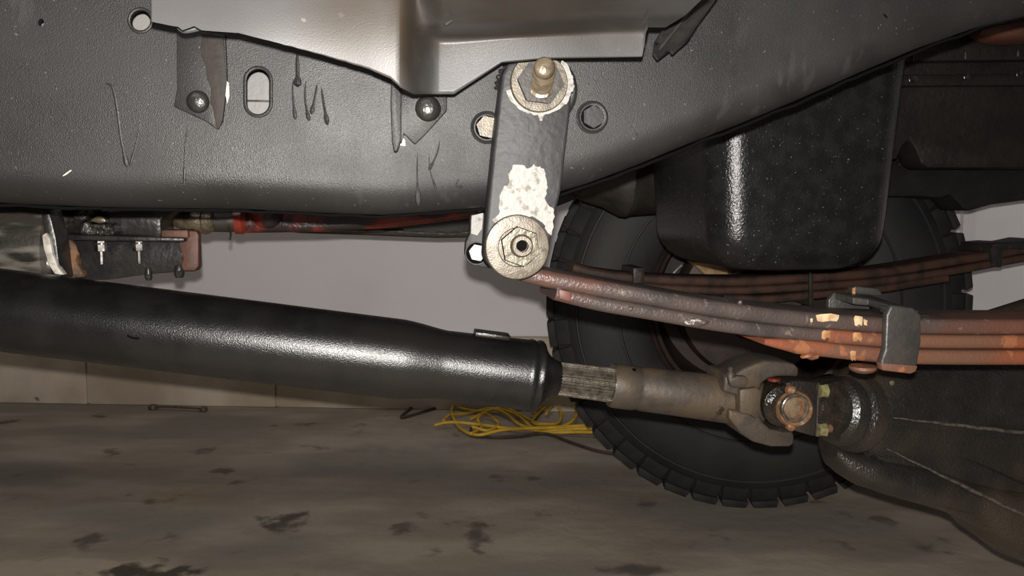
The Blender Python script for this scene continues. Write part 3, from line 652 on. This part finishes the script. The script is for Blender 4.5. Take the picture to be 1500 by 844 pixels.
# ------------------------------------------------------------ engine sump and dark engine side
pan = thing('engine_sump', 'large glossy black engine oil pan with a bright vertical highlight', 'oil pan', P(1180, 395, .92))
def pan_mesh():
    bm = bmesh.new(); c0_ = P(1052, 300, .86); c1_ = P(1316, 300, .86); w = (c1_ - c0_).dot(LN); zt = P(1180, 60, .86).z; zb = P(1180, 398, .86).z
    rings = []; rr = .038; dep = .245; K = 8
    base0 = Vector((c0_.x, c0_.y, 0))
    levels = []
    for k in range(9):
        a = math.radians(90 * k / 8); levels.append((zb + .045 - .045 * math.cos(a), .045 - .045 * math.sin(a)))
    levels = [(zb, .046)] + levels[1:]
    levels += [(lerp(zb + .045, zt, t / 10), -.0045 * t / 10 * 3) for t in range(1, 11)]
    for (z, ins) in levels:
        ring = []
        x0, x1, y0, y1 = ins, w - ins * 1.2, ins * .5, dep - ins
        r = max(.012, rr - ins * .3)
        for cx, cy, s in ((x1 - r, y0 + r, 270), (x1 - r, y1 - r, 0), (x0 + r, y1 - r, 90), (x0 + r, y0 + r, 180)):
            for i in range(K + 1):
                q = math.radians(s + 90 * i / K); X = cx + r * math.cos(q); Y = cy + r * math.sin(q)
                p = base0 + LN * X + N * Y; ring.append(bm.verts.new(Vector((p.x, p.y, z))))
        rings.append(ring)
    n = len(rings[0])
    for a, b in zip(rings, rings[1:]):
        for i in range(n): bm.faces.new((a[i], a[(i + 1) % n], b[(i + 1) % n], b[i]))
    bm.faces.new(rings[0]); bm.faces.new(rings[-1][::-1]); return bm
obj('sump_shell', pan_mesh(), M['pan'], pan, smooth=50)
en = thing('engine_block', 'dark oily engine side with small bolts, behind the frame rail at upper right', 'engine', P(1400, 240, 1.0))
obj('block_side', plate([(1110, -80), (1700, -80), (1700, 246), (1500, 246), (1360, 246), (1350, 240), (1342, 220), (1332, 204), (1322, 214), (1314, 234), (1110, 220)][::-1], 1.13, .05, .004), M['engine'], en)
obj('sump_flange', plate([(1040, 112), (1700, 106), (1700, 124), (1360, 126), (1040, 132)][::-1], 1.115, .015, .003), M['engine'], en)
obj('rocker_rail', plate([(1230, 60), (1700, 40), (1700, 86), (1230, 92)][::-1], 1.11, .02, .006), M['engine'], en)
for (x, y) in ((1338, 84), (1414, 81), (1491, 77)):
    obj('cover_bolt', lathe(P(x, y + 6, 1.105), Z, [(0, .0022), (.010, .0022), (.0105, .001)], 12), M['bolt'], en)
for (x, y) in ((1416, 112), (1493, 108), (1262, 120), (1336, 116)):
    obj('flange_bolt', hexn(P(x, y + 1, 1.113) , -N, .0045, .006, .3), M['bolt'] , en)
loft([(1428, 44, 54, 1.08, .012), (1446, 34, 62, 1.08, .022), (1475, 28, 64, 1.08, .03), (1530, 22, 62, 1.08, .03), (1600, 25, 60, 1.08, .02)], M['redrust'], 'orange_cover', en, jit=.001, label='blurry orange casting at the top right')
# bell housing behind the rail
bh = loft([(842, 278, 290, 1.21, .02), (860, 240, 296, 1.21, .04), (884, 215, 303, 1.205, .055), (903, 195, 314, 1.205, .065), (912, 190, 318, 1.205, .07), (925, 185, 314, 1.205, .065), (960, 170, 312, 1.205, .06), (1000, 150, 308, 1.205, .06), (1036, 130, 300, 1.205, .055)], M['housing'], 'bell_housing', None, pw=2.2, jit=.004)
bh['label'] = 'dirty dark brown bell housing between the shackle and the oil pan'; bh['category'] = 'casting'

# ------------------------------------------------------------ far chassis rail, far spring, wheel
fr2 = obj('far_chassis_rail', plate([(380, 335), (440, 342), (540, 345), (640, 349), (715, 348), (760, 325), (846, 291), (1000, 291), (1350, 288), (1378, 291), (1393, 286), (1402, 296), (1412, 307), (1422, 309), (1455, 300), (1500, 294), (1700, 280), (1700, 240), (1400, 238), (1342, 241), (1300, 243), (1000, 240), (846, 240), (760, 290), (700, 312), (380, 312)], 1.30, .07, .006), M['rail'],
          label='black far side frame rail glimpsed under the near rail and beside the oil pan', cat='frame rail')
obj('rail_seam', tube(smooth_path([P(x, y + random.uniform(-1, 1), 1.297) for x, y in ((470, 338), (520, 339), (560, 339), (600, 341), (640, 341), (665, 342), (690, 339), (705, 338))], 6), lambda i: .0022 + .001 * math.sin(i * 1.3), 8), M['edge'], fr2)
for x, y in ((1448, 284), (1480, 285), (1492, 286)):
    obj('bolt_tip', lathe(P(x, y, 1.297), -N, [(0, .002), (.003, .002)], 10), M['bolt'], fr2)
fs = thing('far_leaf_spring', 'dark reddish brown far side leaf spring behind the oil pan, rising to the right', 'leaf spring', P(1300, 430, 1.28))
leaf([(840, 392), (880, 402), (960, 410), (1080, 413), (1180, 408), (1290, 400), (1400, 383), (1500, 366), (1620, 340)], 15, 'leaf', M['farspring'], fs, D=1.25)
leaf([(925, 419), (1000, 424), (1080, 426), (1180, 421), (1290, 413), (1400, 397), (1500, 379), (1560, 370)], 13, 'leaf', M['farspring'], fs, D=1.25)
leaf([(1060, 437), (1120, 439), (1180, 434), (1290, 424), (1340, 416), (1390, 408)], 13, 'leaf', M['farspring'], fs, D=1.25)
obj('rebound_clip', plate([(1186, 398), (1191, 398), (1192, 448), (1186, 448)], 1.245, .07, .001), M['clip'], fs)
obj('rebound_clip', plate([(1452, 366), (1455, 357), (1480, 355), (1502, 356), (1530, 350), (1530, 362), (1495, 366), (1478, 364), (1470, 368), (1468, 392), (1456, 392)], 1.242, .08, .002), M['clip'], fs)
obj('rebound_clip', plate([(928, 393), (944, 392), (944, 415), (928, 415)], 1.244, .07, .001), M['clip'], fs)

wc = PY(1110, 444, 1.55); RW = .401
wa = Vector((.06, 1, 0)).normalized()
wh = thing('off_road_wheel', 'black knobbly off-road tyre on a dark rusty wheel, standing behind the spring and shaft', 'wheel', Vector((wc.x, wc.y + .12, 0)))
wc = Vector((wc.x, wc.y, RW + .001))
RT = RW - .009
tprof = [(.012, .205), (.004, .215), (-.004, .24), (-.010, .275), (-.010, .31), (-.002, .345), (.008, .362), (.012, .366), (.016, .372), (.024, RT - .004), (.036, RT), (.12, RT + .001), (.195, RT), (.208, RT - .004), (.220, .36), (.24, .31), (.234, .25), (.22, .205)]
ty = obj('tyre', lathe(wc, wa, tprof, 96, close=False), M['tyre'], wh, smooth=40)
ty.data.materials[0] = M['tyre']
for r, t in ((.265, -.0078), (.345, -.0025)):
    obj('sidewall_ring', lathe(wc, wa, [(t, r - .003), (t - .002, r - .0015), (t - .002, r + .0015), (t, r + .003)], 96, close=False), M['tyre'], ty)
d_, u_, v_ = frame_of(wa)
NB = 42
def block(a, t, w, l, h, off):
    rd = u_ * math.cos(a) + v_ * math.sin(a); tg = -u_ * math.sin(a) + v_ * math.cos(a)
    return wc + rd * (RT + h / 2 - .002) + wa * t, rd, tg
lug0 = None
for row, (t, w, h, off) in enumerate(((.032, .046, .011, 0), (.088, .046, .010, .5), (.145, .046, .010, 0), (.200, .046, .011, .5))):
    src = None
    for k in range(NB):
        a = 2 * math.pi * (k + off) / NB; c, rd, tg = block(a, t, w, .053, h, off)
        if src is None:
            bm = box(Vector((0, 0, 0)), Vector((1, 0, 0)), Vector((0, 1, 0)), Z, h + .004, .053, w, .003); 
            for v in bm.verts:
                if v.co.x > 0: v.co.y *= .88
            o = obj('tread_block', bm, M['tread'], ty); src = o.data; 
            # mesh was shifted by obj(); undo
            off_ = wloc(ty)
            for v in src.vertices: v.co += off_
        else:
            o = bpy.data.objects.new('tread_block', src); COL.objects.link(o); o.parent = ty
        Mx = Matrix((rd, tg, wa)).transposed().to_4x4(); Mx.translation = c - wloc(ty); o.matrix_local = Mx
# shoulder lugs reaching down the side wall
src = None
for k in range(NB):
    a = 2 * math.pi * k / NB; rd = u_ * math.cos(a) + v_ * math.sin(a); tg = -u_ * math.sin(a) + v_ * math.cos(a)
    if src is None:
        bm = box(Vector((0, 0, 0)), Vector((1, 0, 0)), Vector((0, 1, 0)), Z, .036, .050, .007, .0025); o = obj('shoulder_lug', bm, M['tread'], ty); src = o.data; off_ = wloc(ty)
        for v in src.vertices: v.co += off_
    else: o = bpy.data.objects.new('shoulder_lug', src); COL.objects.link(o); o.parent = ty
    ax2 = (wa - rd * .30).normalized(); rd2 = (rd - ax2 * rd.dot(ax2)).normalized()
    Mx = Matrix((rd2, tg, ax2)).transposed().to_4x4(); Mx.translation = wc + rd * (RT - .019) + wa * .0155 - wloc(ty); o.matrix_local = Mx
rim = obj('rim', lathe(wc, wa, [(.004, .209), (-.002, .207), (.0, .202), (.012, .197), (.016, .190), (.05, .186), (.10, .18), (.125, .17), (.13, .12), (.12, .06)], 72, close=False), M['rim'], wh)
obj('rim_lip', lathe(wc, wa, [(.003, .2085), (-.0035, .2065), (-.001, .203), (.006, .2005)], 72, close=False), M['rim'], rim)
c = wc
def on_w(px, py, t):
    d = ray(px, py); return CAM + d * ((wc + wa * t - CAM).dot(wa) / d.dot(wa))
obj('rim_bright_strip', tube(smooth_path([on_w(x, y, .03) for x, y in ((981, 408), (986, 401), (992, 394), (999, 388))], 6), lambda i: .0035, 8), M['riml'], rim, 'bright silver strip on the inner edge of the rim')  # short bright silver strip along the rim's inner edge
obj('brake_drum', lathe(wc + wa * .02, wa, [(0, .10), (.005, .14), (.02, .148), (.07, .148)], 56), M['rim'], wh)
obj('brake_hose_fitting', plate([(1010, 382), (1060, 388), (1076, 396), (1072, 412), (1046, 408), (1034, 404), (1022, 392)][::-1], 1.50, .03, .006), M['caliper'], wh, 'tan stained brake casting')
obj('brake_hose_fitting', plate([(1074, 398), (1086, 396), (1088, 408), (1074, 410)][::-1], 1.49, .02, .004), M['rust'], wh)
obj('hub', lathe(wc - wa * .12, wa, [(0, .05), (.10, .06), (.16, .075)], 40), M['rim'], wh)

# ------------------------------------------------------------ left: gearbox mount behind the rail
gc = thing('transfer_case', 'streaked bare metal transfer case side with a bright worn edge at far left', 'gearbox', P(20, 420, .85))
obj('case_side', lathe(P(-160, 345, .83), P(72, 358, .83) - P(-160, 345, .83), [(0, .05), (.06, .058), (.148, .050), (.150, .044), (.151, .01)], 56), M['drum'], gc)
bm = plate([(-80, 300), (55, 302), (62, 318), (66, 345), (72, 380), (82, 396), (40, 396), (-80, 396)][::-1], .79, .05, .008, 4); obj('case_cover', bm, M['drum'], gc)
obj('case_flange', plate([(58, 303), (70, 305), (76, 325), (82, 350), (90, 410), (80, 412), (70, 385), (64, 345)][::-1], .772, .03, .002), M['bracket'], gc)
obj('worn_edge', plate([(61, 345), (67, 341), (73, 350), (77, 372), (85, 392), (93, 403), (80, 402), (71, 388), (64, 366)][::-1], .768, .01, .001), M['worn'], gc, 'bright worn white edge')
mb = thing('gearbox_mount', 'dark oily crossmember bracket with a red brown end, above the drive shaft at left', 'bracket', P(180, 408, .86))
obj('mount_plate', plate([(75, 352), (270, 352), (288, 352), (290, 392), (286, 398), (270, 398), (215, 402), (160, 410), (75, 412)][::-1], .835, .02, .002), M['bracket'], mb)
obj('plate_end', plate([(262, 338), (288, 338), (291, 345), (291, 390), (285, 397), (268, 397), (262, 394), (268, 378), (262, 360)][::-1], .828, .012, .002), M['redrust'], mb, 'red brown rusty end')
obj('mount_shelf', plate([(80, 343), (270, 348), (270, 355), (80, 352)][::-1], .815, .04, .0015), M['bracket'], mb)
obj('shelf_end', plate([(236, 337), (275, 337), (276, 349), (236, 349)][::-1], .822, .03, .0015), M['redrust'], mb)
bm = plate([(80, 354), (98, 350), (108, 358), (114, 372), (111, 385), (122, 398), (120, 408), (92, 408), (86, 390), (82, 380)][::-1], .800, .012, .003); jitter(bm, .0015, 150); obj('rust_dirt', bm, M['dirtrust'], mb, 'orange brown caked dirt')
for (x, y) in ((149, 365), (204, 364)):
    b = obj('mount_bolt', lathe(P(x, y + 22, .822), Z, [(0, .0018), (.012, .0018), (.0125, .0055), (.022, .0055)], 6), M['bolt'], mb)
    obj('bolt_washer', lathe(P(x, y - 7, .822), Z, [(0, .0075), (.0015, .0075)], 20), M['bolt'], b)
for (x, y, r) in ((263, 402, 7), (218, 406, 5)):
    b = obj('hanging_bolt', lathe(P(x, y + 5, .83), Z, [(0, r * .0005), (.003, r * .0007), (.008, r * .0007), (.012, r * .0005)], 12), M['bracket'], mb)
    obj('bolt_face', lathe(P(x, y - 1, .824), -N, [(0, r * .00045), (.0012, r * .0004)], 14), M['bolt'] if r > 6 else M['bracket'], b)
rm = thing('rubber_mount', 'black crusted rubber mount and oily castings above the gearbox bracket', 'rubber mount', P(160, 350, .87))
bm = plate([(78, 296), (120, 296), (135, 310), (146, 310), (240, 300), (262, 305), (235, 322), (237, 345), (228, 348), (160, 348), (118, 348), (112, 336), (118, 326), (105, 315), (95, 309), (78, 305)][::-1], .86, .05, .004); obj('mount_casting', bm, M['bracket'], rm)
for (pts, D) in (([(92, 296), (138, 296), (137, 310), (120, 326), (110, 324), (102, 312)], .843), ([(116, 338), (122, 328), (165, 328), (170, 342), (162, 350), (118, 350)], .838)):
    bm = plate(pts[::-1], D, .03, .006, 3); bmesh.ops.subdivide_edges(bm, edges=bm.edges[:], cuts=2); jitter(bm, .003, 160); obj('oily_crust', bm, M['crust'], rm)
obj('green_grease', plate([(130, 324), (142, 315), (152, 318), (156, 326), (146, 328)][::-1], .85, .01, .002), M['gold'], rm)

# ------------------------------------------------------------ the red link with its clamps
rl = thing('steering_link', 'oily red painted link rod with gold brown clamp end, just under the frame rail', 'link rod', P(400, 345, .95))
obj('link_bar', plate([(340, 300), (705, 296), (702, 312), (690, 319), (640, 326), (560, 335), (470, 340), (345, 342)][::-1], .93, .03, .007, 4), M['red'], rl)
obj('link_socket', lathe(P(225, 314, .92), P(302, 324, .92) - P(225, 314, .92), [(0, .004), (.015, .009), (.035, .013), (.055, .0145), (.06, .012)], 28), M['gold'], rl, 'gold brown greasy tapered socket')
obj('link_collar', lathe(P(296, 323, .915), LN, [(0, .011), (.002, .0125), (.011, .0125), (.013, .011)], 28), M['gold'], rl)
obj('link_sleeve', lathe(P(312, 322, .92), LN, [(0, .013), (.018, .0135), (.028, .0125)], 28), M['housing'], rl)
obj('link_knuckle', lathe(P(345, 321, .92), LN, [(0, .016), (.008, .0165), (.012, .012)], 28), M['red'], rl)
rivet(391, 312, 23, .928, rl, M['red'])
obj('cotter_pin', tube([P(334, 332, .905), P(338, 342, .905), P(337, 352, .905)], .0012, 6), M['bracket'], rl)

# ------------------------------------------------------------ unseen cab floor, added to keep the ceiling fill light off the parts
ub = obj('cab_floor_blocker', slab(-2.2, 2.2, .50, 1.92, .98, 1.0), M['under'], label='unseen cab floor slab added above the frame rails to block light', cat='body panel')

# ------------------------------------------------------------ on the garage floor
def cord(name, pts, r, m, label, group=None, lift=None):
    q = [FL(x, y, .004) for x, y in pts]
    for i, v in enumerate(q): v.z = r + .001 + (lift[i] if lift else 0)
    return obj(name, tube(smooth_path(q, 10), r, 8), m, None, label, 60, cat='cord', group=group)
yc = thing('yellow_cord', 'tangled yellow extension cord lying on the concrete beside the tyre', 'cord', FL(740, 630))
loops = [[(636, 627), (660, 625), (700, 624), (745, 630), (790, 634), (850, 630), (900, 632)],
         [(900, 640), (840, 637), (790, 633), (755, 612), (720, 603), (690, 606), (660, 612), (650, 622)],
         [(655, 596), (668, 590), (662, 602), (663, 615), (675, 630), (700, 640), (735, 637), (770, 632), (800, 633), (850, 634)],
         [(660, 596), (700, 605), (740, 604), (775, 618), (810, 630), (870, 634)],
         [(690, 615), (720, 606), (740, 610), (765, 625), (800, 631), (880, 628)],
         [(800, 610), (812, 600), (822, 606), (818, 622), (800, 628), (780, 622), (790, 606), (805, 598)],
         [(780, 612), (800, 596), (826, 594), (845, 606), (838, 622), (812, 630)],
         [(690, 640), (705, 628), (700, 618), (712, 612), (730, 622), (715, 634), (692, 632)]]
for i, l in enumerate(loops):
    q = [FL(x, y, .004) for x, y in l]
    for j, v in enumerate(q): v.z = .006 + .010 * (.5 + .5 * math.sin(j * 1.9 + i * 1.3))
    obj('cord_loop', tube(smooth_path(q, 10), .0042, 8), M['yellow'], yc, smooth=60)
cord('black_cable', [(620, 583), (600, 600), (588, 612), (612, 606), (640, 598), (680, 590)], .004, M['browncord'], 'dark brown cable bent in a V on the floor left of the yellow cord')
cord('brown_cable', [(690, 628), (693, 637), (720, 641), (760, 640), (800, 636), (840, 650), (880, 662), (930, 668)], .0038, M['browncord'], 'dark brown cable curving across the floor to the tyre under the yellow cord')
wr = thing('wrench', 'small double ended spanner lying on the floor against the back wall', 'wrench', FL(260, 598))
w0, w1 = FL(224, 596, .008), FL(298, 599, .008)
obj('handle', sweep([lerp(w0, w1, t / 6) + Z * .002 * math.sin(math.pi * t / 6) for t in range(7)], lambda i: rrect(.005, .0028, .002, 3), up=Vector((0, 1, 0))), M['steel'], wr)
for p, r in ((w0, .012), (w1, .0105)):
    obj('ring_end', lathe(p - Z * .006, Z, [(0, r), (.001, r + .001), (.010, r + .001), (.011, r), (.011, r * .6), (0, r * .6), (0, r)], 24, close=False), M['steel'], wr)
for o in bpy.data.objects:
    if 'w' in o: del o['w']
